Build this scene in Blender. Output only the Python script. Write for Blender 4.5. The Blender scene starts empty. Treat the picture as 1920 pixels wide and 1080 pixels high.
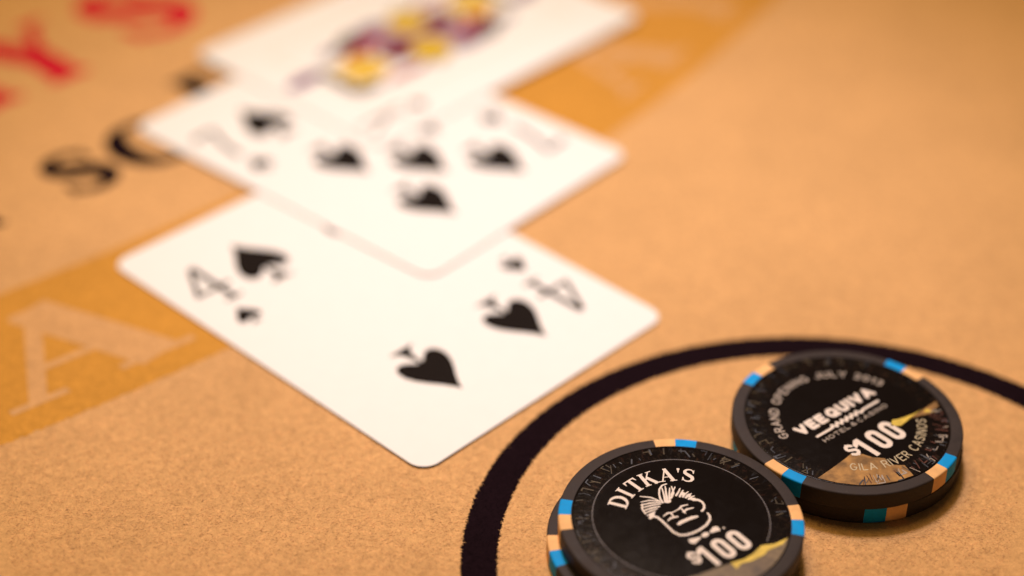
import bpy, math, random
from mathutils import Vector, Matrix
from mathutils.geometry import delaunay_2d_cdt
random.seed(7)
MM = 0.001
sc = bpy.context.scene
COL = sc.collection

# ------------------------------------------------------------------ camera
PITCH, ROLL, CAM_H = 0.61019, 0.011634, 201.105 * MM
cam = bpy.data.cameras.new('camera')
cam_ob = bpy.data.objects.new('camera', cam)
COL.objects.link(cam_ob)
F = Vector((0, math.cos(PITCH), -math.sin(PITCH)))
U0 = Vector((0, math.sin(PITCH), math.cos(PITCH)))
R0 = Vector((1, 0, 0))
R = math.cos(ROLL) * R0 + math.sin(ROLL) * U0
U = -math.sin(ROLL) * R0 + math.cos(ROLL) * U0
cam_ob.matrix_world = Matrix(((R.x, U.x, -F.x, 0), (R.y, U.y, -F.y, 0), (R.z, U.z, -F.z, CAM_H), (0, 0, 0, 1)))
cam.sensor_width = 36.0
cam.lens = 3395.14 / 1920 * 36
cam.clip_start, cam.clip_end = 0.01, 20
cam.dof.use_dof = True
cam.dof.focus_distance = 0.2960
cam.dof.aperture_fstop = 4.6
sc.camera = cam_ob

# ------------------------------------------------------------------ light
world = bpy.data.worlds.new('World')
sc.world = world
world.use_nodes = True
bg = world.node_tree.nodes['Background']
bg.inputs['Color'].default_value = (1.0, 0.74, 0.48, 1)
bg.inputs['Strength'].default_value = 0.055


def area(name, loc, aim, size, power, col):
    l = bpy.data.lights.new(name, 'AREA')
    l.shape = 'DISK'
    l.size = size
    l.energy = power
    l.color = col
    o = bpy.data.objects.new(name, l)
    COL.objects.link(o)
    o.location = loc
    o.rotation_euler = (Vector(aim) - Vector(loc)).to_track_quat('-Z', 'Y').to_euler()
    return o


# a cool white lamp throws a pool of light on the cards; the room around it is dim and warm
spot = bpy.data.lights.new('table_spot_light', 'SPOT')
spot.energy = 28.0
spot.color = (0.94, 0.82, 1.0)
spot.spot_size = math.radians(25)
spot.spot_blend = 1.0
spot.shadow_soft_size = 0.065
spot_ob = bpy.data.objects.new('table_spot_light', spot)
COL.objects.link(spot_ob)
spot_ob.location = (-0.02, 0.58, 0.80)
spot_ob.rotation_euler = (Vector((0.005, 0.300, 0)) - spot_ob.location).to_track_quat('-Z', 'Y').to_euler()
area('ceiling_light', (-0.20, 0.72, 1.25), (0.0, 0.27, 0), 0.9, 13.6, (1.0, 0.66, 0.26))
vs = sc.view_settings
vs.view_transform = 'Standard'
vs.look = 'None'
vs.exposure = 0.0
vs.gamma = 1.0
vs.use_curve_mapping = False


# ------------------------------------------------------------------ materials
def node(nt, kind, **kw):
    n = nt.nodes.new(kind)
    for k, v in kw.items():
        if k in n.inputs.keys():
            n.inputs[k].default_value = v
        else:
            setattr(n, k, v)
    return n


def new_mat(name):
    m = bpy.data.materials.new(name)
    m.use_nodes = True
    nt = m.node_tree
    return m, nt, nt.nodes['Principled BSDF']


def mix(nt, a, b, fac, blend='MIX'):
    n = nt.nodes.new('ShaderNodeMix')
    n.data_type = 'RGBA'
    n.blend_type = blend
    for sock, v in ((n.inputs[0], fac), (n.inputs[6], a), (n.inputs[7], b)):
        if isinstance(v, (tuple, float, int)):
            sock.default_value = (*v, 1) if isinstance(v, tuple) else v
        else:
            nt.links.new(v, sock)
    return n.outputs[2]


def ramp(nt, src, stops):
    n = nt.nodes.new('ShaderNodeValToRGB')
    cr = n.color_ramp
    while len(cr.elements) < len(stops):
        cr.elements.new(0.5)
    for e, (p, c) in zip(cr.elements, stops):
        e.position = p
        e.color = (*c, 1) if isinstance(c, tuple) else (c, c, c, 1)
    nt.links.new(src, n.inputs[0])
    return n.outputs[0]


def felt(name, col, contrast=1.0):
    """Brushed wool felt: short fibres as fine grain in colour and relief."""
    m, nt, p = new_mat(name)
    geo = node(nt, 'ShaderNodeNewGeometry')
    pos = geo.outputs['Position']
    wa = node(nt, 'ShaderNodeTexNoise', Scale=900.0, Detail=2.0)
    nt.links.new(pos, wa.inputs['Vector'])
    g1 = node(nt, 'ShaderNodeTexNoise', Scale=1900.0, Detail=3.0, Roughness=0.65, Distortion=1.4)
    nt.links.new(pos, g1.inputs['Vector'])
    g2 = node(nt, 'ShaderNodeTexNoise', Scale=620.0, Detail=3.0, Roughness=0.6, Distortion=0.6)
    nt.links.new(pos, g2.inputs['Vector'])
    g3 = node(nt, 'ShaderNodeTexNoise', Scale=28.0, Detail=3.0, Roughness=0.6)
    nt.links.new(pos, g3.inputs['Vector'])
    k = contrast
    c1 = ramp(nt, g1.outputs['Fac'], [(0.30, 1 - 0.18 * k), (0.5, 1.0), (0.72, 1 + 0.18 * k)])
    c2 = ramp(nt, g2.outputs['Fac'], [(0.30, 1 - 0.13 * k), (0.70, 1 + 0.11 * k)])
    g4 = node(nt, 'ShaderNodeTexNoise', Scale=140.0, Detail=2.0, Roughness=0.5)
    nt.links.new(pos, g4.inputs['Vector'])
    c3 = mix(nt, ramp(nt, g3.outputs['Fac'], [(0.30, 0.94), (0.70, 1.05)]), ramp(nt, g4.outputs['Fac'], [(0.30, 0.975), (0.70, 1.025)]), 1.0, 'MULTIPLY')
    c = mix(nt, col, c1, 1.0, 'MULTIPLY')
    c = mix(nt, c, c2, 1.0, 'MULTIPLY')
    c = mix(nt, c, c3, 1.0, 'MULTIPLY')
    nt.links.new(c, p.inputs['Base Color'])
    p.inputs['Roughness'].default_value = 1.0
    p.inputs['Specular IOR Level'].default_value = 0.04
    b = node(nt, 'ShaderNodeBump', Strength=0.55, Distance=0.00025)
    nt.links.new(g1.outputs['Fac'], b.inputs['Height'])
    b2 = node(nt, 'ShaderNodeBump', Strength=0.35, Distance=0.0006)
    nt.links.new(g2.outputs['Fac'], b2.inputs['Height'])
    nt.links.new(b.outputs[0], b2.inputs['Normal'])
    nt.links.new(b2.outputs[0], p.inputs['Normal'])
    return m


def plain(name, col, rough=0.5, spec=0.5, grain=0.08, scale=900.0, bump=0.0):
    m, nt, p = new_mat(name)
    geo = node(nt, 'ShaderNodeNewGeometry')
    g = node(nt, 'ShaderNodeTexNoise', Scale=scale, Detail=4.0, Roughness=0.6)
    nt.links.new(geo.outputs['Position'], g.inputs['Vector'])
    c = mix(nt, col, ramp(nt, g.outputs['Fac'], [(0.3, 1 - grain), (0.7, 1 + grain)]), 1.0, 'MULTIPLY')
    nt.links.new(c, p.inputs['Base Color'])
    p.inputs['Roughness'].default_value = rough
    p.inputs['Specular IOR Level'].default_value = spec
    if bump:
        b = node(nt, 'ShaderNodeBump', Strength=bump, Distance=0.0001)
        nt.links.new(g.outputs['Fac'], b.inputs['Height'])
        nt.links.new(b.outputs[0], p.inputs['Normal'])
    return m


M = {}
M['felt'] = felt('peach_felt', (0.635, 0.376, 0.153))
M['nap'] = felt('loose_felt_fibre', (0.72, 0.43, 0.19))
M['felt_orange'] = felt('orange_felt_dye', (0.565, 0.278, 0.047))
M['felt_peach'] = felt('peach_felt_lettering', (0.605, 0.350, 0.142))
M['felt_black'] = felt('black_felt_dye', (0.010, 0.0045, 0.0065))
M['felt_red'] = felt('red_felt_dye', (0.58, 0.012, 0.035))
M['card_edge'] = plain('dark_card_core', (0.10, 0.075, 0.06), 0.9, 0.1, 0.2, 900)
M['card'] = plain('card_stock', (0.81, 0.825, 0.77), 0.5, 0.12, 0.01, 300)
M['ink_black'] = plain('black_card_ink', (0.010, 0.007, 0.005), 0.6, 0.04)
M['ink_grey'] = plain('grey_card_ink', (0.10, 0.09, 0.075), 0.5, 0.3)
M['ink_yellow'] = plain('yellow_card_ink', (0.62, 0.42, 0.002), 0.5, 0.3)
M['ink_pale_yellow'] = plain('pale_yellow_card_ink', (0.66, 0.45, 0.05), 0.5, 0.3)
M['ink_maroon'] = plain('maroon_card_ink', (0.15, 0.006, 0.02), 0.5, 0.3)
M['ink_purple'] = plain('purple_card_ink', (0.15, 0.05, 0.16), 0.5, 0.3)
M['ink_blue'] = plain('slate_blue_card_ink', (0.12, 0.085, 0.15), 0.5, 0.3)
M['ink_olive'] = plain('olive_card_ink', (0.06, 0.055, 0.025), 0.5, 0.3)
M['ink_red'] = plain('red_card_ink', (0.42, 0.012, 0.012), 0.5, 0.2)
M['ink_lilac'] = plain('lilac_card_ink', (0.36, 0.28, 0.34), 0.5, 0.2, 0.3, 260)
M['ink_beige'] = plain('beige_card_ink', (0.70, 0.60, 0.40), 0.5, 0.3)
M['white'] = plain('cream_chip_print', (0.74, 0.66, 0.56), 0.5, 0.3, 0.06, 1400)
M['dim_white'] = plain('dull_cream_chip_print', (0.36, 0.31, 0.25), 0.5, 0.3, 0.15, 1400)
M['grey_line'] = plain('grey_chip_print', (0.115, 0.105, 0.10), 0.5, 0.3, 0.4, 700)
M['yellow'] = plain('yellow_chip_print', (0.62, 0.46, 0.055), 0.45, 0.4, 0.22, 700)


def worn(name, col, wear, rough, spec, grime=0.12):
    """Handled chip clay: slight grime clouds, pale rubbed flecks and tiny dents."""
    m, nt, p = new_mat(name)
    tc = node(nt, 'ShaderNodeNewGeometry')
    n1 = node(nt, 'ShaderNodeTexNoise', Scale=420.0, Detail=4.0, Roughness=0.65)
    n2 = node(nt, 'ShaderNodeTexNoise', Scale=1500.0, Detail=3.0, Roughness=0.7, Distortion=1.0)
    for n in (n1, n2):
        nt.links.new(tc.outputs['Position'], n.inputs['Vector'])
    c = mix(nt, col, ramp(nt, n1.outputs['Fac'], [(0.3, 1 - grime), (0.7, 1 + grime)]), 1.0, 'MULTIPLY')
    c = mix(nt, c, wear, ramp(nt, n2.outputs['Fac'], [(0.60, 0.0), (0.72, 0.45)]))
    nt.links.new(c, p.inputs['Base Color'])
    nt.links.new(ramp(nt, n1.outputs['Fac'], [(0.3, rough - .1), (0.7, rough + .1)]), p.inputs['Roughness'])
    p.inputs['Specular IOR Level'].default_value = spec
    b = node(nt, 'ShaderNodeBump', Strength=0.35, Distance=0.00012)
    nt.links.new(n2.outputs['Fac'], b.inputs['Height'])
    nt.links.new(b.outputs[0], p.inputs['Normal'])
    return m


M['clay'] = worn('black_chip_clay', (0.036, 0.028, 0.024), (0.075, 0.066, 0.062), 0.6, 0.16, 0.2)
M['tan'] = worn('tan_chip_clay', (0.80, 0.47, 0.19), (0.62, 0.36, 0.15), 0.6, 0.15)
M['blue'] = worn('blue_chip_clay', (0.003, 0.30, 0.72), (0.03, 0.25, 0.5), 0.6, 0.12)


def inlay_mat():
    """Black laminated label with a ring of dim moulded streaks near the rim."""
    m, nt, p = new_mat('black_chip_label')
    tc = node(nt, 'ShaderNodeTexCoord')
    sep = node(nt, 'ShaderNodeSeparateXYZ')
    nt.links.new(tc.outputs['Object'], sep.inputs[0])

    def math_(op, a, b=None):
        n = nt.nodes.new('ShaderNodeMath')
        n.operation = op
        for s, v in zip(n.inputs, (a, b)):
            if v is None:
                continue
            if isinstance(v, (int, float)):
                s.default_value = v
            else:
                nt.links.new(v, s)
        return n.outputs[0]
    x, y = sep.outputs[0], sep.outputs[1]
    r = math_('SQRT', math_('ADD', math_('MULTIPLY', x, x), math_('MULTIPLY', y, y)))
    inv = math_('DIVIDE', 1.0, math_('MAXIMUM', r, 1e-5))
    comb = node(nt, 'ShaderNodeCombineXYZ')
    nt.links.new(math_('MULTIPLY', math_('MULTIPLY', x, inv), 13.0), comb.inputs[0])
    nt.links.new(math_('MULTIPLY', math_('MULTIPLY', y, inv), 13.0), comb.inputs[1])
    nt.links.new(math_('MULTIPLY', r, 420.0), comb.inputs[2])
    st = node(nt, 'ShaderNodeTexNoise', Scale=1.9, Detail=4.0, Roughness=0.7, Distortion=0.7)
    nt.links.new(comb.outputs[0], st.inputs['Vector'])
    hue = node(nt, 'ShaderNodeTexNoise', Scale=0.7, Detail=1.0)
    nt.links.new(comb.outputs[0], hue.inputs['Vector'])
    ring = ramp(nt, math_('MULTIPLY', r, 50.0), [(0.0, 0.0), (0.66, 0.0), (0.72, 1.0), (0.85, 1.0), (0.87, 0.5)])
    tint = ramp(nt, hue.outputs['Fac'], [(0.34, (0.030, 0.040, 0.055)), (0.45, (0.055, 0.038, 0.014)), (0.55, (0.060, 0.020, 0.012)), (0.68, (0.055, 0.048, 0.030))])
    amt = ramp(nt, st.outputs['Fac'], [(0.52, 0.0), (0.66, 0.35), (0.8, 0.8)])
    c = mix(nt, mix(nt, tint, amt, 1.0, 'MULTIPLY'), ring, 1.0, 'MULTIPLY')
    c = mix(nt, (0.0060, 0.0040, 0.0030), c, 1.0, 'ADD')
    nt.links.new(c, p.inputs['Base Color'])
    sm = node(nt, 'ShaderNodeTexNoise', Scale=260.0, Detail=4.0, Roughness=0.6, Distortion=1.5)
    nt.links.new(tc.outputs['Object'], sm.inputs['Vector'])
    nt.links.new(ramp(nt, sm.outputs['Fac'], [(0.35, 0.20), (0.65, 0.25)]), p.inputs['Roughness'])
    p.inputs['Specular IOR Level'].default_value = 0.12
    b = node(nt, 'ShaderNodeBump', Strength=0.45, Distance=0.0001)
    nt.links.new(math_('MULTIPLY', st.outputs['Fac'], ring), b.inputs['Height'])
    nt.links.new(b.outputs[0], p.inputs['Normal'])
    return m


def gold_mat():
    m, nt, p = new_mat('brown_gold_scenery_print')
    tc = node(nt, 'ShaderNodeTexCoord')
    n1 = node(nt, 'ShaderNodeTexNoise', Scale=170.0, Detail=5.0, Roughness=0.65, Distortion=0.8)
    nt.links.new(tc.outputs['Object'], n1.inputs['Vector'])
    n2 = node(nt, 'ShaderNodeTexNoise', Scale=900.0, Detail=3.0, Roughness=0.7)
    nt.links.new(tc.outputs['Object'], n2.inputs['Vector'])
    c = ramp(nt, n1.outputs['Fac'], [(0.30, (0.05, 0.034, 0.018)), (0.44, (0.085, 0.058, 0.027)), (0.56, (0.14, 0.095, 0.04)), (0.70, (0.20, 0.145, 0.06))])
    c = mix(nt, c, ramp(nt, n2.outputs['Fac'], [(0.3, 0.6), (0.7, 1.35)]), 1.0, 'MULTIPLY')
    nt.links.new(c, p.inputs['Base Color'])
    p.inputs['Roughness'].default_value = 0.4
    return m


M['inlay'] = inlay_mat()
M['gold'] = gold_mat()
M['bright_gold'] = plain('bright_gold_chip_print', (0.29, 0.155, 0.040), 0.45, 0.3, 0.6, 380)
M['thin_white'] = plain('pale_gold_chip_print', (0.50, 0.43, 0.27), 0.5, 0.3, 0.15, 1400)
M['mark_olive'] = plain('olive_chip_relief', (0.060, 0.044, 0.018), 0.4, 0.3, 0.5, 800)
M['mark_slate'] = plain('slate_chip_relief', (0.050, 0.056, 0.066), 0.4, 0.3, 0.5, 800)
M['mark_rust'] = plain('rust_chip_relief', (0.085, 0.026, 0.014), 0.4, 0.3, 0.5, 800)


# ------------------------------------------------------------------ mesh helpers
def link(name, me, mat, parent=None):
    o = bpy.data.objects.new(name, me)
    COL.objects.link(o)
    if mat is not None and not me.materials:
        me.materials.append(mat)
    if parent is not None:
        o.parent = parent
    return o


def mesh(name, vs_, fs, smooth=False):
    me = bpy.data.meshes.new(name)
    me.from_pydata([(x * MM, y * MM, z * MM) for x, y, z in vs_], [], fs)
    me.update()
    if smooth:
        me.shade_smooth()
    return me


def root(name, loc, rz, label, cat, group=None):
    o = bpy.data.objects.new(name, None)
    COL.objects.link(o)
    o.empty_display_size = 0.01
    o.location = [c * MM for c in loc]
    o.rotation_euler = (0, 0, rz)
    o['label'] = label
    o['category'] = cat
    if group:
        o['group'] = group
    return o


def xf(polys, sx=1, sy=None, rot=0, dx=0, dy=0):
    sy = sx if sy is None else sy
    c, s = math.cos(rot), math.sin(rot)
    return [[(x * sx * c - y * sy * s + dx, x * sx * s + y * sy * c + dy) for x, y in p] for p in polys]


def disc(x, y, rx, ry=None, n=14, rot=0):
    ry = rx if ry is None else ry
    c, s = math.cos(rot), math.sin(rot)
    out = []
    for i in range(n):
        a = 2 * math.pi * i / n
        px, py = rx * math.cos(a), ry * math.sin(a)
        out.append((x + px * c - py * s, y + px * s + py * c))
    return out


def stroke(pts, w, caps=True, closed=False):
    """Brush stroke along pts with a width (one number, or one for each point)."""
    n = len(pts)
    ws = list(w) if isinstance(w, (list, tuple)) else [w] * n
    polys = []
    rng = range(n if closed else n - 1)
    for i in rng:
        j = (i + 1) % n
        (x0, y0), (x1, y1) = pts[i], pts[j]
        d = math.hypot(x1 - x0, y1 - y0)
        if d < 1e-9:
            continue
        nx, ny = -(y1 - y0) / d, (x1 - x0) / d
        a, b = ws[i] / 2, ws[j] / 2
        polys.append([(x0 - nx * a, y0 - ny * a), (x1 - nx * b, y1 - ny * b), (x1 + nx * b, y1 + ny * b), (x0 + nx * a, y0 + ny * a)])
    for i in range(n):
        if closed or caps or 0 < i < n - 1:
            polys.append(disc(*pts[i], ws[i] / 2, n=10))
    return polys


def arc(cx, cy, rx, ry, a0, a1, n=14):
    return [(cx + rx * math.cos(math.radians(a0 + (a1 - a0) * i / n)), cy + ry * math.sin(math.radians(a0 + (a1 - a0) * i / n))) for i in range(n + 1)]


def flat(name, polys, z, curl=None):
    """Union of 2D polygons as one flat printed sheet at height z (mm)."""
    vs_, fs = [], []
    for p in polys:
        area2 = sum(p[i][0] * p[(i + 1) % len(p)][1] - p[(i + 1) % len(p)][0] * p[i][1] for i in range(len(p)))
        if abs(area2) < 1e-9:
            continue
        if area2 < 0:
            p = p[::-1]
        b = len(vs_)
        vs_ += [Vector(q) for q in p]
        fs.append(list(range(b, b + len(p))))
    ov, oe, of, ovo, oeo, ofo = delaunay_2d_cdt(vs_, [], fs, 1, 1e-5)
    keep = [f for f, o in zip(of, ofo) if len(o)]
    return mesh(name, [(v.x, v.y, z + (curl(v.x, v.y) if curl else 0.0)) for v in ov], keep)


# ------------------------------------------------------------------ lettering
def _o(w, a0=0, a1=360, n=18):
    return arc(w / 2, .5, w / 2, .5, a0, a1, n)


SANS = {
    'A': (.62, [[(0, 0), (.31, 1), (.62, 0)], [(.12, .32), (.5, .32)]]),
    'C': (.56, [_o(.56, 50, 310)]),
    'D': (.56, [[(0, 0), (0, 1), (.25, 1), (.48, .85), (.56, .5), (.48, .15), (.25, 0), (0, 0)]]),
    'E': (.46, [[(.46, 0), (0, 0), (0, 1), (.46, 1)], [(0, .52), (.4, .52)]]),
    'G': (.58, [_o(.58, 50, 330) + [(.58, .45), (.34, .45)]]),
    'H': (.54, [[(0, 0), (0, 1)], [(.54, 0), (.54, 1)], [(0, .52), (.54, .52)]]),
    'I': (.0, [[(0, 0), (0, 1)]]),
    'J': (.4, [[(.4, 1), (.4, .25), (.3, .03), (.12, .03), (0, .25)]]),
    'L': (.42, [[(0, 1), (0, 0), (.42, 0)]]),
    'N': (.54, [[(0, 0), (0, 1), (.54, 0), (.54, 1)]]),
    'O': (.6, [_o(.6)]),
    'P': (.48, [[(0, 0), (0, 1), (.3, 1), (.46, .9), (.48, .74), (.44, .56), (.3, .46), (0, .46)]]),
    'Q': (.62, [_o(.62), [(.38, .25), (.62, -.02)]]),
    'R': (.52, [[(0, 0), (0, 1), (.3, 1), (.46, .9), (.48, .74), (.44, .58), (.3, .48), (0, .48)], [(.28, .48), (.52, 0)]]),
    'S': (.5, [[(.47, .82), (.36, .97), (.14, .97), (.03, .82), (.05, .63), (.25, .52), (.45, .4), (.48, .2), (.36, .03), (.13, .03), (.0, .2)]]),
    'T': (.5, [[(0, 1), (.5, 1)], [(.25, 1), (.25, 0)]]),
    'U': (.54, [[(0, 1), (0, .28), (.1, .06), (.27, 0), (.44, .06), (.54, .28), (.54, 1)]]),
    'V': (.6, [[(0, 1), (.3, 0), (.6, 1)]]),
    'Y': (.58, [[(0, 1), (.29, .48), (.58, 1)], [(.29, .48), (.29, 0)]]),
    '&': (.55, [[(.55, 0), (.12, .7), (.14, .92), (.27, 1), (.4, .88), (.36, .7), (.08, .42), (0, .2), (.14, .02), (.32, .04), (.52, .4)]]),
    '0': (.5, [_o(.5)]),
    '1': (.2, [[(0, .78), (.18, 1), (.18, 0)]]),
    '2': (.46, [[(0, .75), (.1, .97), (.34, .97), (.45, .75), (.38, .5), (0, 0), (.46, 0)]]),
    '3': (.46, [[(0, .85), (.2, 1), (.42, .85), (.4, .62), (.2, .53), (.42, .42), (.46, .2), (.24, 0), (0, .14)]]),
    ' ': (.22, []),
}


def sans_line(text, h, weight, width, xs=1.0, gap=.22):
    """Straight line of capitals, centred on x = 0, scaled to the given width."""
    adv, items = 0.0, []
    for ch in text:
        w, st = SANS[ch]
        items.append((adv, st))
        adv += (gap if ch == ' ' else w * xs + weight + .13)
    tot = adv - .13 - weight
    k = (width - weight * h) / tot
    polys = []
    for x0, st in items:
        for s in st:
            polys += stroke([((x0 + px * xs) * k - (width - weight * h) / 2, py * (1 - weight) * h + weight * h / 2) for px, py in s], weight * h, caps=True)
    return polys


def sans_arc(text, r, h, weight, a_from, a_to, top=True, xs=1.0):
    adv, items = 0.0, []
    for ch in text:
        w, st = SANS[ch]
        items.append((adv + w * xs / 2, w, st))
        adv += w * xs + weight + .16
    tot = adv - weight - .16
    polys = []
    span = abs(math.radians(a_to - a_from)) * r
    k = span / tot
    for xc, w, st in items:
        a = math.radians(a_from + (a_to - a_from) * xc / tot)
        rot = a - math.pi / 2 if top else a + math.pi / 2
        loc = []
        for s in st:
            loc += stroke([((px - w / 2) * xs * k, (py - .5) * (1 - weight) * h) for px, py in s], weight * h)
        polys += xf(loc, 1, 1, rot, r * math.cos(a), r * math.sin(a))
    return polys


def _bar(x0, x1, y, t=.06):
    return [[(x0, y - t / 2), (x1, y - t / 2), (x1, y + t / 2), (x0, y + t / 2)]]


def serif_glyph(ch, bold=1.0):
    tk, tn = .2 * bold, .075 * bold
    st = lambda p, w: stroke(p, w, caps=False)
    if ch == 'I':
        return .4, st([(.2, 0), (.2, 1)], tk) + _bar(.02, .38, .03) + _bar(.02, .38, .97)
    if ch == 'D':
        pts = arc(.3, .5, .5, .465, 88, -88, 18)
        ws = [tn + (tk - tn) * math.sin(math.pi * i / 18) for i in range(19)]
        return .85, st([(.2, 0), (.2, 1)], tk) + _bar(.02, .34, .03) + _bar(.02, .34, .97) + stroke(pts, ws)
    if ch == 'T':
        return .8, st([(.4, 0), (.4, 1)], tk) + _bar(.2, .6, .03) + _bar(.02, .78, .96, .08) + [[(.02, 1), (.02, .72), (.06, .72), (.14, .94)], [(.78, 1), (.66, .94), (.74, .72), (.78, .72)]]
    if ch == 'K':
        return .88, st([(.2, 0), (.2, 1)], tk) + _bar(.02, .38, .03) + _bar(.02, .38, .97) + st([(.24, .4), (.7, .98)], tn) + _bar(.54, .86, .97) + st([(.42, .6), (.76, .0)], tk) + _bar(.58, .92, .03)
    if ch == 'A':
        return .92, st([(.13, .02), (.42, .96)], tn) + st([(.40, 1.0), (.74, .0)], tk) + _bar(.22, .62, .34) + _bar(0, .28, .03) + _bar(.54, .92, .03) + [[(.30, 1.0), (.46, 1.0), (.50, .93), (.34, .93)]]
    if ch == 'N':
        return .95, st([(.16, 0), (.16, 1)], tn) + st([(.14, .98), (.78, .02)], tk) + st([(.78, 0), (.78, 1)], tn) + _bar(0, .3, .97) + _bar(0, .32, .03) + _bar(.62, .95, .97)
    if ch == 'Y':
        return .9, st([(.14, .98), (.46, .44)], tk) + st([(.76, .98), (.48, .46)], tn) + st([(.46, .5), (.46, 0)], tk) + _bar(0, .32, .97) + _bar(.62, .9, .97) + _bar(.27, .66, .03)
    if ch == 'F':
        return .72, st([(.2, 0), (.2, 1)], tk) + _bar(.02, .40, .03) + _bar(.02, .68, .97, .07) + [[(.68, 1), (.56, .94), (.64, .7), (.68, .7)]] + _bar(.2, .5, .52, .07) + [[(.46, .38), (.5, .38), (.5, .66), (.46, .66)]]
    if ch == 'O':
        pts = arc(.45, .5, .36, .465, 0, 360, 32)[:-1]
        ws = [tn + (tk * 1.05 - tn) * abs(math.cos(2 * math.pi * i / 32)) ** 1.3 for i in range(32)]
        return .9, stroke(pts, ws, closed=True)
    if ch == 'S':
        pts = [(.6, .72), (.56, .87), (.46, .95), (.33, .96), (.2, .91), (.13, .79), (.16, .66), (.28, .57), (.42, .49), (.56, .39), (.61, .25), (.55, .11), (.42, .04), (.28, .04), (.15, .11), (.09, .28)]
        ws = [q * bold for q in (.05, .07, .08, .09, .12, .16, .19, .21, .22, .21, .18, .14, .1, .09, .07, .05)]
        return .7, stroke(pts, ws) + [[(.57, .68), (.63, .68), (.63, .98), (.58, .9)], [(.06, .03), (.11, .1), (.12, .32), (.06, .32)]]
    if ch == "'":
        return .2, [[(.04, 1), (.18, 1), (.12, .66), (.08, .66)], disc(.11, .93, .08)]


def spade(h, w):
    """Spade pip: pointed leaf with two lobes and a flared stem, centred, tip up."""
    half = [(0, .5), (.06, .41), (.17, .29), (.31, .165), (.43, .04), (.495, -.08), (.5, -.17), (.455, -.25), (.37, -.29), (.27, -.285), (.17, -.245), (.08, -.18), (.035, -.17)]
    stem = [(.045, -.28), (.075, -.37), (.13, -.44), (.26, -.49), (.26, -.5)]
    right = half[:-1] + [(.03, -.18)] + stem
    poly = [(x * w, y * h) for x, y in right] + [(-x * w, y * h) for x, y in reversed(right[1:])]
    return [poly]


# ------------------------------------------------------------------ table felt with its print
def slab(name, x0, x1, y0, y1, z0, z1):
    v = [(x0, y0, z0), (x1, y0, z0), (x1, y1, z0), (x0, y1, z0), (x0, y0, z1), (x1, y0, z1), (x1, y1, z1), (x0, y1, z1)]
    return mesh(name, v, [(3, 2, 1, 0), (4, 5, 6, 7), (0, 1, 5, 4), (1, 2, 6, 5), (2, 3, 7, 6), (3, 0, 4, 7)])


table = link('table_felt', slab('table_felt', -560, 560, -150, 1100, -12, 0), M['felt'])
table['kind'] = 'structure'
table['label'] = 'peach casino table felt printed with orange band, lettering and betting circle'

CX, CY, R_OUT, R_IN = -405.4, 666.9, 533.4, 491.2      # the arcs that the table print follows


def sector(name, cx, cy, r0, r1, a0, a1, n, z, rag=0.0, closed=False):
    vs_, fs = [], []
    ph = [random.uniform(0, 6.28) for _ in range(8)]
    for i in range(n if closed else n + 1):
        a = a0 + (a1 - a0) * i / n
        c, s = math.cos(a), math.sin(a)
        j0, j1 = random.gauss(0, rag), random.gauss(0, rag)
        vs_ += [(cx + (r0 + j0) * c, cy + (r0 + j0) * s, z), (cx + (r1 + j1) * c, cy + (r1 + j1) * s, z)]
    m = len(vs_) // 2
    for i in range(n):
        k = (i + 1) % m
        fs.append((2 * i, 2 * i + 1, 2 * k + 1, 2 * k))
    return mesh(name, vs_, fs)


link('orange_band', sector('orange_band', CX, CY, R_IN, R_OUT, math.radians(-72), math.radians(-8), 1200, 0.03, .12), M['felt_orange'], table)
link('betting_circle', sector('betting_circle', 53.57, 211.44, 55.45, 61.25, 0, 2 * math.pi, 4600, 0.03, .15, True), M['felt_black'], table)


def felt_letter(ch, xc, r_base, height, width, mat, bold=1.25):
    """Letter on the felt: xc is the arc position in mm on the 512 mm arc from -42 degrees, r_base the baseline radius."""
    w, polys = serif_glyph(ch, bold)
    a = math.radians(-42) + xc / 512.0
    polys = xf(polys, 1, 1, 0, -w / 2, 0)
    polys = xf(polys, width / w, height, a + math.pi / 2, CX + r_base * math.cos(a), CY + r_base * math.sin(a))
    o = link('letter', flat('letter', polys, 0.07), mat, table)
    return o


for ch, xc, rb, h_, w_, mt in (
        ('A', -79.2, 526.8, 27.6, 37, 'felt_peach'), ('N', -39, 526.8, 27.6, 36, 'felt_peach'),
        ('A', 75.5, 526.8, 27.6, 30, 'felt_peach'), ('Y', 113, 526.8, 27.6, 32, 'felt_peach'),
        ('S', -46.6, 469.5, 17.5, 13.0, 'felt_black'), ('O', -26, 470.5, 19.5, 17, 'felt_black'),
        ('F', 3.0, 461.5, 19.5, 15, 'felt_black'), ('T', -73.5, 469.0, 18.0, 14, 'felt_black'),
        ('Y', -21.5, 424, 31, 24, 'felt_red'), ('S', 17, 422, 30, 22, 'felt_red'), ('A', -52, 424, 31, 26, 'felt_red')):
    felt_letter(ch, xc, rb, h_, w_, M[mt], 1.15 if mt == 'felt_peach' else 1.45)


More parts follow.
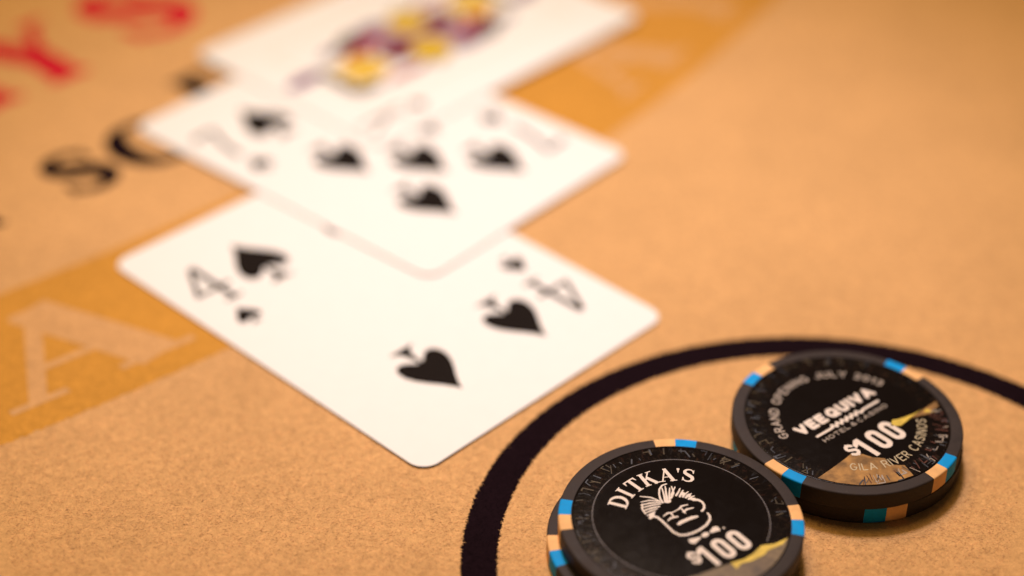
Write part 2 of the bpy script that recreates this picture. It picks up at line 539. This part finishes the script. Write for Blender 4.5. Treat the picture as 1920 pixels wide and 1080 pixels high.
def felt_nap():
    """Loose surface fibres of the felt where the camera is close enough to see them."""
    rnd = random.Random(11)
    data = {'felt': ([], []), 'felt_black': ([], []), 'felt_orange': ([], [])}
    for i in range(95000):
        x, y = rnd.uniform(-105, 105), rnd.triangular(178, 330, 205)
        if abs(x) > 28 + (y - 60) * .34:
            continue
        rr = math.hypot(x - 53.57, y - 211.44)
        rb = math.hypot(x - CX, y - CY)
        key = 'felt_black' if 55.45 < rr < 61.25 else 'felt_orange' if R_IN < rb < R_OUT else 'felt'
        if key == 'felt_orange':
            continue
        vs_, fs = data[key]
        a, l, w = rnd.uniform(0, 6.283), rnd.uniform(.25, .85), rnd.uniform(.02, .045)
        b = a + rnd.gauss(0, .5)
        h1, h2 = rnd.uniform(.06, .16), rnd.uniform(.03, .13)
        mx, my = x + math.cos(a) * l / 2, y + math.sin(a) * l / 2
        ex, ey = mx + math.cos(b) * l / 2, my + math.sin(b) * l / 2
        nx_, ny_ = -math.sin(a) * w, math.cos(a) * w
        k = len(vs_)
        vs_ += [(x - nx_, y - ny_, .0), (x + nx_, y + ny_, .0), (mx - nx_, my - ny_, h1), (mx + nx_, my + ny_, h1), (ex, ey, h2)]
        fs += [(k, k + 1, k + 3, k + 2), (k + 2, k + 3, k + 4)]
    for key, (vs_, fs) in data.items():
        if vs_:
            o = link('felt_nap', mesh('felt_nap', vs_, fs), M['nap' if key == 'felt' else key], table)
            o['kind'] = 'stuff'


felt_nap()


# ------------------------------------------------------------------ playing cards
def no_curl(x, y):
    return 0.0


def card_mesh(W, H, t=0.3, rad=3.6, n=8, curl=no_curl):
    pts = []
    for cx, cy, a0 in ((W - rad, H - rad, 0), (rad, H - rad, 90), (rad, rad, 180), (W - rad, rad, 270)):
        pts += [(cx + rad * math.cos(math.radians(a0 + 90 * i / n)), cy + rad * math.sin(math.radians(a0 + 90 * i / n))) for i in range(n + 1)]
    m = len(pts)
    ctr = (W / 2, H / 2)

    def inset(p, d):
        dx, dy = p[0] - ctr[0], p[1] - ctr[1]
        l = math.hypot(dx, dy)
        return (p[0] - dx / l * d, p[1] - dy / l * d)
    rings = [(0.06, 0.0), (0.0, 0.06), (0.0, t - 0.06), (0.06, t)]
    vs_ = []
    for d, z in rings:
        for p in pts:
            x, y = inset(p, d)
            vs_.append((x, y, z + curl(x, y)))
    fs = []
    for k in range(3):
        for i in range(m):
            j = (i + 1) % m
            fs.append((k * m + i, k * m + j, (k + 1) * m + j, (k + 1) * m + i))
    # both faces filled on a 2 mm grid so that a curled card stays smooth
    rim = [Vector(inset(p, .06)) for p in pts]
    grid = [Vector((2.0 * i, 2.0 * j)) for i in range(1, int(W / 2)) for j in range(1, int(H / 2))
            if 1.2 < 2.0 * i < W - 1.2 and 1.2 < 2.0 * j < H - 1.2 and
            not (min(i * 2.0, W - i * 2.0) < rad + 1 and min(j * 2.0, H - j * 2.0) < rad + 1)]
    ov, oe, of, ovo, oeo, ofo = delaunay_2d_cdt(rim + grid, [], [list(range(m))], 1, 1e-6)
    for z, base, flip in ((0.0, 0, True), (t, 3 * m, False)):
        b = len(vs_)
        vs_ += [(v.x, v.y, z + curl(v.x, v.y)) for v in ov]
        for f_ in of:
            idx = [b + q for q in f_]
            fs.append(tuple(reversed(idx)) if flip else tuple(idx))
    me = mesh('card_stock', vs_, fs)
    me.materials.append(M['card'])
    me.materials.append(M['card_edge'])
    for i in range(3 * m):
        me.polygons[i].material_index = 1 if m <= i < 2 * m else 0
    return me


def index4():
    return stroke([(4.6, 13.2), (.3, 5.0), (7.6, 5.0)], .95) + stroke([(5.3, 13.2), (5.3, .3)], 1.25) + _bar(3.3, 7.2, .3, .7)


def index7():
    return stroke([(.6, 10.8), (.6, 12.2), (5.8, 12.2), (3.4, 5.5), (2.8, .2)], [1.1, 1.2, 1.1, 1.2, 1.4])


def index_k():
    return stroke([(.8, .2), (.8, 12.4)], .8) + stroke([(.9, 5.2), (5.2, 12.4)], .6) + stroke([(2.4, 7.2), (5.6, .2)], .8) + _bar(-.2, 1.8, .25, .45) + _bar(-.2, 1.8, 12.3, .45) + _bar(4.6, 6.4, .25, .45)


def make_card(name, W, H, loc, rz, label, pips, index, tilt=(0, 0), curl=no_curl):
    o = root(name, loc, rz, label, 'playing card', 'playing cards dealt in an overlapping line')
    o.rotation_mode = 'XYZ'
    o.rotation_euler = (tilt[0], tilt[1], rz)
    link('card_stock', card_mesh(W, H, curl=curl), M['card'], o)
    zt = 0.3 + 0.035
    for x, y, up in pips:
        link('pip', flat('pip', xf(spade(16.2, 10.6), 1, 1, 0 if up else math.pi, x, y), zt, curl), M['ink_black'], o)
    for up in (True, False):
        g = xf(index, 1, 1, 0, 4.7, 62.6)
        s = xf(spade(6.4, 5.0), 1, 1, 0, 7.9, 56.6)
        if not up:
            g, s = xf(g, 1, 1, math.pi, 63.5, 88.9), xf(s, 1, 1, math.pi, 63.5, 88.9)
        link('index_number', flat('index_number', g, zt, curl), M['ink_black'], o)
        link('index_pip', flat('index_pip', s, zt, curl), M['ink_black'], o)
    return o


XL, XR_, YB, YM, YT = 20.7, 42.8, 19.7, 44.45, 69.2
make_card('playing_card', 63.5, 88.9, (-14.562, 232.404, 0.17), 2.37931 - math.pi / 2,
          'four of spades card lying lowest, its corner beside the black betting circle',
          [(XL, YT, 1), (XR_, YT, 1), (XL, YB, 0), (XR_, YB, 0)], index4())
make_card('playing_card', 63.5, 88.9, (-16.0, 289.2, 0.50), 2.43999 - math.pi / 2,
          'seven of spades card overlapping the four, in the middle of the three cards',
          [(XL, YT, 1), (XR_, YT, 1), (XL, YM, 0), (XR_, YM, 0), (XL, YB, 0), (XR_, YB, 0), (31.75, 32.0, 0)], index7(),
          curl=lambda x, y: 0.15 * max(0.0, 1 - x / 63.5 - y / 88.9) ** 2)

# the court card lies crosswise on the seven: local x runs along its long side
th = 2.40158
nx, ny = math.sin(th), -math.cos(th)
court = root('playing_card', (-26.034 - 4.0 * nx, 341.142 - 4.0 * ny, 0.84), th - math.pi / 2,
             'court picture card in yellow, maroon and purple laid crosswise on the seven', 'playing card', 'playing cards dealt in an overlapping line')
link('card_stock', card_mesh(88.9, 63.5), M['card'], court)
PX, PY = 43.2, 31.8     # centre of the double-ended picture


def court_print(name, mat, polys, z):
    for turn in (0, math.pi):
        for p in polys:
            link(name, flat(name, xf([p], 1.14, 1.0, turn, PX, PY), 0.3 + z), M[mat], court)


frame = stroke([(11.5, 13.5), (77.4, 13.5), (77.4, 50.0), (11.5, 50.0)], .35, closed=True)
link('picture_frame', flat('picture_frame', frame, .33), M['ink_beige'], court)
court_print('robe_print', 'ink_lilac', [[(0, 0), (12.5, -4.5), (15.5, -9.5), (11.0, -13.2), (2.5, -12.6), (-5.0, -9.0), (-11.5, -6.0), (-12.5, 1.0)]], .03)
court_print('robe_print', 'ink_blue', [[(-8.0, 6.0), (-2.4, 9.5), (-2.6, 13.0), (-7.0, 13.0), (-9.5, 9.0)], [(-22, 8.4), (-15.5, 6.5), (-13.0, 8.2), (-18, 10.6)]], .05)
court_print('robe_print', 'ink_olive', [disc(-12.4, 9.8, 3.8, 2.5, rot=.5), disc(-23.4, -10.2, 3.6, 1.8, rot=-.2)], .07)
court_print('robe_print', 'ink_maroon', [[(0.5, 2.0), (4.6, -3.2), (11.0, -2.0), (12.4, 3.2), (8.6, 6.4), (4.2, 5.2)]], .09)
court_print('robe_print', 'ink_yellow', [disc(2.6, 7.2, 4.5, 5.5, rot=-.5)], .11)
court_print('crown_print', 'ink_pale_yellow', [[(-25.6, -7.6), (-17, -8.6), (-13.0, -5.6), (-13.4, 1.2), (-17, 3.2), (-24.6, 2.4), (-21.6, -1), (-26, -2.6), (-22, -4.6)]], .05)
court_print('hair_print', 'ink_purple', [disc(-30.0, 2.8, 5.0, 2.1, rot=.15), disc(-12.6, 4.0, 1.8, 3.0)], .09)
court_print('robe_print', 'ink_red', [[(-20.5, -12.0), (-10.0, -12.6), (-6.0, -10.4), (-14.0, -9.8)], [(5.6, -8.6), (9.6, -8.0), (12.4, -4.8), (7.0, -4.4)], [(-19.0, 3.6), (-14.2, 2.6), (-10.0, 5.2), (-15.0, 6.4)]], .115)
court_print('outline_print', 'ink_black', [[(-27.0, -9.0), (-24.6, -9.2), (-24.8, 3.6), (-26.6, 3.4)], [(-20, -9.6), (-9, -11.2), (-2, -10.2), (-9, -10.0)], [(-24, 4.6), (-17, 7.2), (-12, 5.8), (-17, 8.0)], [(.6, 12.4), (5.2, 13.0), (9.5, 10.0), (5.2, 14.0)]], .13)
for turn in (False, True):
    for nm, mt, g in (('index_letter', 'ink_grey', xf(index_k(), 1, 1, -math.pi / 2, 3.2, 11.0)), ('index_pip', 'ink_black', xf(spade(4.6, 3.8), 1, 1, -math.pi / 2, 19.5, 7.9))):
        link(nm, flat(nm, xf(g, 1, 1, math.pi, 88.9, 63.5) if turn else g, .33), M[mt], court)


# ------------------------------------------------------------------ casino chips
T = 3.32      # chip thickness
RC = 19.5     # chip radius
RI = 17.45    # label radius


def lathe(name, prof, a0=0.0, a1=2 * math.pi, n=128, cap=False):
    full = abs(a1 - a0 - 2 * math.pi) < 1e-6
    cols = n if full else n + 1
    vs_ = []
    for i in range(cols):
        a = a0 + (a1 - a0) * i / n
        vs_ += [(r * math.cos(a), r * math.sin(a), z) for r, z in prof]
    m = len(prof)
    fs = []
    for i in range(n):
        j = (i + 1) % cols
        for k in range(m - 1):
            fs.append((i * m + k, j * m + k, j * m + k + 1, i * m + k + 1))
    if cap:
        fs.append(tuple(reversed(range(m))))
        fs.append(tuple(n * m + k for k in range(m)))
    me = mesh(name, vs_, fs, True)
    return me


def body_profile(g=0.0):
    b = .32
    out = [(RI - .02, 0 - g), (RC - b, 0 - g)]
    out += [(RC - b + (b + g) * math.sin(math.radians(t)), b - (b + g) * math.cos(math.radians(t))) for t in (25, 50, 75, 90)]
    out += [(RC - b + (b + g) * math.cos(math.radians(t)), T - b + (b + g) * math.sin(math.radians(t))) for t in (0, 15, 40, 65, 90)]
    out += [(RI - .02, T + g)]
    return out


body_me = lathe('clay_body', [(0.001, 0.12), (RI - .3, 0.12)] + body_profile() + [(RI - .06, T - .08), (RI - .10, T - .20), (0.001, T - .20)], n=160)
inlay_me = lathe('face_label', [(RI - .12, T - .16), (RI - .14, T - .07), (RI - .3, T - .05), (0.001, T - .05)], n=160)
sp = body_profile(.014)
HALF = math.radians(10.9)
SPOT = {}
for key, (a0, a1) in {'plus': (0.0, HALF), 'minus': (-HALF, 0.0)}.items():
    for colr in ('tan', 'blue'):
        g = [(RI + .05, .3)] + [(max(r, RI + .05), z) for r, z in sp] + [(RI + .05, T - .3)]
        me = lathe('edge_spot', g, a0 + .0008, a1 - .0008, 8, True)
        me.materials.append(M[colr])
        me.set_sharp_from_angle(angle=math.radians(40))
        SPOT[key, colr] = me
body_me.set_sharp_from_angle(angle=math.radians(50))


def make_chip(loc, beta, kind, label, tilt=(0, 0), where=''):
    o = root('casino_chip', loc, 0, label, 'casino chip', 'black hundred dollar chips stacked inside the betting circle')
    o.rotation_euler = (tilt[0], tilt[1], 0)
    link('clay_body', body_me, M['clay'], o)
    link('face_label', inlay_me, M['inlay'], o)
    for k in range(4):
        for key in ('plus', 'minus'):
            colr = ('tan' if key == 'plus' else 'blue') if kind == 1 else ('blue' if key == 'plus' else 'tan')
            s = link('edge_spot', SPOT[key, colr], None, o)
            s.rotation_euler.z = math.radians(beta + 90 * k)
    return o


Z1, Z2 = T - .05 + .022, T - .05 + .044
low_front = make_chip((25.50, 214.152, 0.08), 11, 2, 'lower chip of the front stack, peeking out left under the face logo chip')
low_rear = make_chip((57.847, 240.858, 0.08), -79, 1, 'lower chip of the rear stack, under the chip with gold scenery panel')
front = make_chip((27.265, 214.982, 0.10 + T + .03), -1, 1, 'black hundred dollar chip with white line drawn face, on top of front stack')
rear = make_chip((57.284, 240.300, 0.10 + T + .03), -41, 2, 'black hundred dollar chip with gold scenery panel, on top of rear stack')


def chip_print(chip, name, polys, rot, mat, z=Z2):
    link(name, flat(name, xf(polys, 1, 1, math.radians(rot)), z), M[mat], chip)


def dollar(h, w=.17):
    s = [(.47, .78), (.36, .9), (.14, .9), (.03, .75), (.06, .6), (.25, .5), (.44, .4), (.47, .24), (.36, .1), (.13, .1), (.0, .24)]
    return xf(stroke(s, w) + stroke([(.25, 1.02), (.25, .86)], w * .6) + stroke([(.25, .14), (.25, -.02)], w * .6), h)


def narrow_zero(w, h, t):
    r_ = (w - t) / 2
    pts = arc(0, h / 2 - t / 2 - r_ * 1.0, r_, r_ * 1.0, 0, 180, 10) + arc(0, -h / 2 + t / 2 + r_ * 1.0, r_, r_ * 1.0, 180, 360, 10)
    return stroke(pts, t, closed=True)


def hundred(h, pitch):
    t = h * .185
    one = [[(-t * .35, h / 2), (t * .65, h / 2), (t * .65, -h / 2), (-t * .35, -h / 2)], [(-t * .3, h / 2), (-t * 1.35, h * .34), (-t * 1.35, h * .17), (-t * .3, h * .27)]]
    return xf(one, 1, 1, 0, -pitch * .95, 0) + xf(narrow_zero(h * .52, h, t), 1) + xf(narrow_zero(h * .52, h, t), 1, 1, 0, pitch, 0) + xf(dollar(h * .56, .21), 1.0, 1, 0, -pitch * 1.80, -h * .06)


def clip_chord(top, r=RI - .32, n=40):
    """Label area below a ragged top edge (left to right points), closed by the label's rim."""
    (xa, ya), (xb, yb) = top[0], top[-1]
    a0, a1 = math.atan2(yb, xb), math.atan2(ya, xa)
    if a1 > 0:
        a1 -= 2 * math.pi
    rim = [(r * math.cos(a0 + (a1 - a0) * i / n), r * math.sin(a0 + (a1 - a0) * i / n)) for i in range(n + 1)]
    return [top + rim]


def moulded_marks(chip, rnd, arcs, mats, r0=14.5, r1=17.0):
    """Small moulded strokes, mostly radial, around the label's outer ring."""
    for mt in mats:
        polys = []
        for a0, a1, n in arcs:
            for i in range(n):
                a = math.radians(rnd.uniform(a0, a1))
                ra = rnd.uniform(r0, r1 - .9)
                rb = min(r1, ra + rnd.uniform(.5, 2.2))
                b = a + rnd.gauss(0, .03)
                w = rnd.uniform(.10, .26)
                p = [(ra * math.cos(a), ra * math.sin(a)), (rb * math.cos(b), rb * math.sin(b))]
                if rnd.random() < .35:
                    c = b + rnd.choice((-1, 1)) * rnd.uniform(.03, .07)
                    p.append((rb * math.cos(c), rb * math.sin(c)))
                polys += stroke(p, w, caps=False)
        o = link('moulded_marks', flat('moulded_marks', polys, Z1 + .05), M[mt], chip)
        o['kind'] = 'stuff'


# --- front chip: name in an arc, face logo, value
A1 = 30
chip_print(front, 'ring_line', stroke(arc(0, 0, 14.1, 14.1, -52, 232, 150), .16, caps=False), A1, 'grey_line', Z1)
chip_print(front, 'scenery_panel', clip_chord([(-12.2, -11.9), (-9, -11.5), (-5.06, -12.08), (-2.14, -12.15), (.82, -12.45), (3.08, -12.8), (5.58, -12.38), (7.49, -11.61), (9.44, -12.3), (12.0, -12.2)]), A1, 'gold', Z1)
chip_print(front, 'yellow_ridge', [[(.82, -12.35), (3.08, -12.7), (5.0, -12.4), (7.3, -11.5), (9.44, -12.2), (12.0, -12.1), (10.4, -12.9), (7.6, -12.9), (6.6, -13.4), (4.2, -13.6), (2.2, -13.3), (.9, -13.9)]], A1, 'yellow', Z2)
name_polys = []
for ch, ang in zip("DITKA'S", (130.5, 116.5, 103, 87.5, 69, 58.6, 49.5)):
    w, g = serif_glyph(ch)
    a = math.radians(ang)
    name_polys += xf(xf(g, 3.05, 3.15, 0, -w / 2 * 3.05, -1.57), 1, 1, a - math.pi / 2, 10.3 * math.cos(a), 10.3 * math.sin(a))
chip_print(front, 'lettering', name_polys, A1, 'white')
logo = []
logo += stroke([(-3.9, 2.5), (-3.28, 1.8), (-3.12, .81), (-3.05, -.8), (-2.97, -2.3), (-2.5, -3.35), (-1.6, -3.8), (-.5, -3.95), (.94, -3.85), (2.5, -3.45), (3.7, -2.7), (4.2, -1.9), (4.25, -1.25)], [.5, .45, .4, .4, .4, .42, .42, .42, .42, .42, .4, .36, .3])
logo += stroke([(3.75, -.4), (4.45, .0), (4.85, .6), (5.0, 1.4), (4.7, 2.1), (4.1, 2.5)], [.4, .36, .34, .38, .5, .6])
for p0, p1, p2, w in (((-2.98, 7.31), (-1.65, 6.3), (-.9, 5.0), .3), ((-3.6, 6.1), (-2.2, 5.8), (-.85, 4.8), .3), ((-4.0, 5.5), (-2.5, 5.2), (-.9, 4.5), .36), ((-4.35, 4.9), (-2.7, 4.65), (-1.1, 4.2), .34), ((-4.5, 4.2), (-3.0, 4.1), (-1.6, 3.8), .36), ((-4.55, 3.6), (-3.3, 3.6), (-2.2, 3.5), .3), ((-4.5, 2.9), (-3.7, 3.0), (-2.9, 3.1), .34)):
    logo += stroke([p0, p1, p2], [w * .6, w, w * .7])
logo += stroke([(-4.4, 2.2), (-3.9, 2.5), (-3.3, 2.9)], [.5, .75, .4])
logo += stroke([(-3.7, 5.6), (-4.35, 4.6), (-4.5, 3.4)], .24)
logo += stroke([(-.64, 4.3), (-.45, 5.3), (.0, 6.3), (.7, 7.3), (1.6, 7.85), (2.4, 7.8)], [.35, .32, .3, .3, .3, .25])
for p in ([(-.2, 4.2), (.5, 5.6), (1.2, 7.3)], [(.15, 4.1), (.9, 5.5), (1.9, 7.4)], [(.6, 4.1), (1.3, 5.3), (2.3, 6.7)], [(.6, 4.9), (1.2, 6.2), (1.7, 6.9)], [(1.6, 5.1), (2.2, 5.7), (3.2, 6.5)], [(1.2, 4.6), (2.2, 5.4), (2.8, 6.9)], [(2.2, 4.7), (3.0, 5.2), (3.7, 5.8)], [(2.6, 4.2), (3.3, 4.8), (3.9, 5.2)], [(3.0, 3.9), (3.7, 4.3), (4.4, 4.5)], [(3.3, 3.5), (3.9, 3.8), (4.6, 3.9)], [(3.5, 3.0), (4.1, 3.2), (4.7, 3.2)]):
    logo += stroke(p, [.38, .3, .2])
logo += [disc(3.4, 4.5, .42, .3, rot=.6), disc(3.95, 3.7, .5, .35, rot=.3), disc(4.1, 2.7, .5, .3, rot=-.4), disc(.3, 4.05, .5, .3)]
logo += stroke([(-2.3, 1.55), (-1.3, 1.85), (-.7, 1.6)], [.2, .34, .3]) + stroke([(.7, 1.75), (1.6, 2.15), (2.6, 1.95)], [.3, .34, .2]) + stroke([(-.7, 1.6), (.7, 1.75)], .2)
logo += stroke([(-2.27, .35), (-1.5, .62), (-.38, .4)], [.2, .4, .3]) + stroke([(1.0, .85), (1.9, 1.1), (3.0, .9)], [.3, .4, .2])
logo += stroke([(-.9, 1.5), (-.95, .5)], .28) + stroke([(1.2, 1.7), (1.15, .5)], .26)
logo += stroke([(-1.25, -1.15), (-.6, -.98), (.6, -.92), (1.6, -.95), (2.35, -1.1)], [.5, .7, .62, .66, .4])
chip_print(front, 'face_logo', logo, A1, 'white')
bow = [[(-1.9, -4.8), (.1, -5.25), (.1, -5.5), (-1.55, -6.15), (-1.95, -5.6)], disc(1.05, -5.22, .72, .46, rot=.15), [(2.0, -5.0), (3.2, -4.3), (3.7, -4.9), (3.75, -5.6), (2.1, -5.35)], disc(-1.6, -5.45, .5, .55), disc(3.4, -4.95, .45, .58), disc(4.5, -5.35, .2)]
chip_print(front, 'bow_tie_logo', bow, A1, 'white')
chip_print(front, 'value', xf(hundred(4.75, 3.2), 1, 1, math.radians(6.5), 1.75, -9.15), A1, 'white')

rnd = random.Random(3)
moulded_marks(front, rnd, [(-2, 232, 26)], ('mark_olive', 'mark_slate'), 14.6)
# --- rear chip: arc of small capitals, two lines with a wave between, value, scenery
A2 = 39.4
chip_print(rear, 'scenery_panel', clip_chord([(-15.5, -7.4), (-11.46, -7.17), (-7.69, -6.84), (-6.2, -6.5), (-3, -6.4), (2, -6.3), (4.5, -6.0), (5.79, -5.15), (6.6, -5.5), (7.87, -5.84), (10.05, -6.24), (14.04, -6.26), (15.9, -6.15)]), A2, 'gold', Z1)
chip_print(rear, 'yellow_ridge', [[(4.3, -5.95), (5.79, -5.05), (6.6, -5.45), (7.9, -5.8), (10.0, -6.2), (12.0, -6.2), (9.4, -6.5), (7.3, -6.8), (5.9, -7.0)], [(11.6, -6.9), (12.8, -6.7), (13.1, -8.2), (12.5, -7.6)]], A2, 'yellow', Z2)
chip_print(rear, 'lettering', sans_arc('GRAND OPENING JULY 2013', 12.35, 1.75, .17, 166, 13, True, 1.0), A2, 'dim_white')
chip_print(rear, 'lettering', xf(sans_line('VEE QUIVA', 2.5, .30, 18.6, 1.1, .12), 1, 1, 0, -.1, 1.45), A2, 'white')
wave = [(-7.7, -.15), (-3.7, -.15)]
for i in range(12):
    wave.append((-3.4 + i * .6, .42 if i % 2 == 0 else -.4))
wave += [(3.9, .0), (8.0, .0)]
chip_print(rear, 'wave_line', stroke(wave, .5, caps=False), A2, 'white')
chip_print(rear, 'lettering', xf(sans_line('HOTEL & CASINO', .95, .19, 15.6, 1.1), 1, 1, 0, .3, -2.1), A2, 'dim_white')
chip_print(rear, 'value', xf(hundred(5.2, 3.5), 1, 1, math.radians(3), .1, -7.05), A2, 'white')
chip_print(rear, 'lettering', sans_arc('GILA RIVER CASINOS', 12.55, 1.75, .11, -135, -39, False, 1.0), A2, 'thin_white')
chip_print(rear, 'gold_patch', [[(-15.2, -7.5), (-11.4, -7.25), (-8.0, -6.95), (-6.3, -6.7), (-4.9, -8.0), (-4.2, -9.6), (-2.8, -11.0), (-3.4, -12.6), (-1.6, -14.2), (-2.4, -16.8), (-5.5, -16.1), (-8.5, -14.8), (-11.2, -12.9), (-13.6, -10.2)]], A2, 'bright_gold', Z1 + .011)
chip_print(rear, 'gold_patch', [[(8.6, -6.7), (12.6, -6.4), (15.7, -6.3), (14.8, -7.6), (13.6, -7.4), (12.2, -8.0), (10.4, -7.2)]], A2, 'bright_gold', Z1 + .011)
moulded_marks(rear, rnd, [(70, 245, 20)], ('mark_olive', 'mark_slate'), 14.7)
moulded_marks(rear, rnd, [(-95, 10, 20)], ('mark_rust', 'mark_slate', 'dim_white'), 14.2)
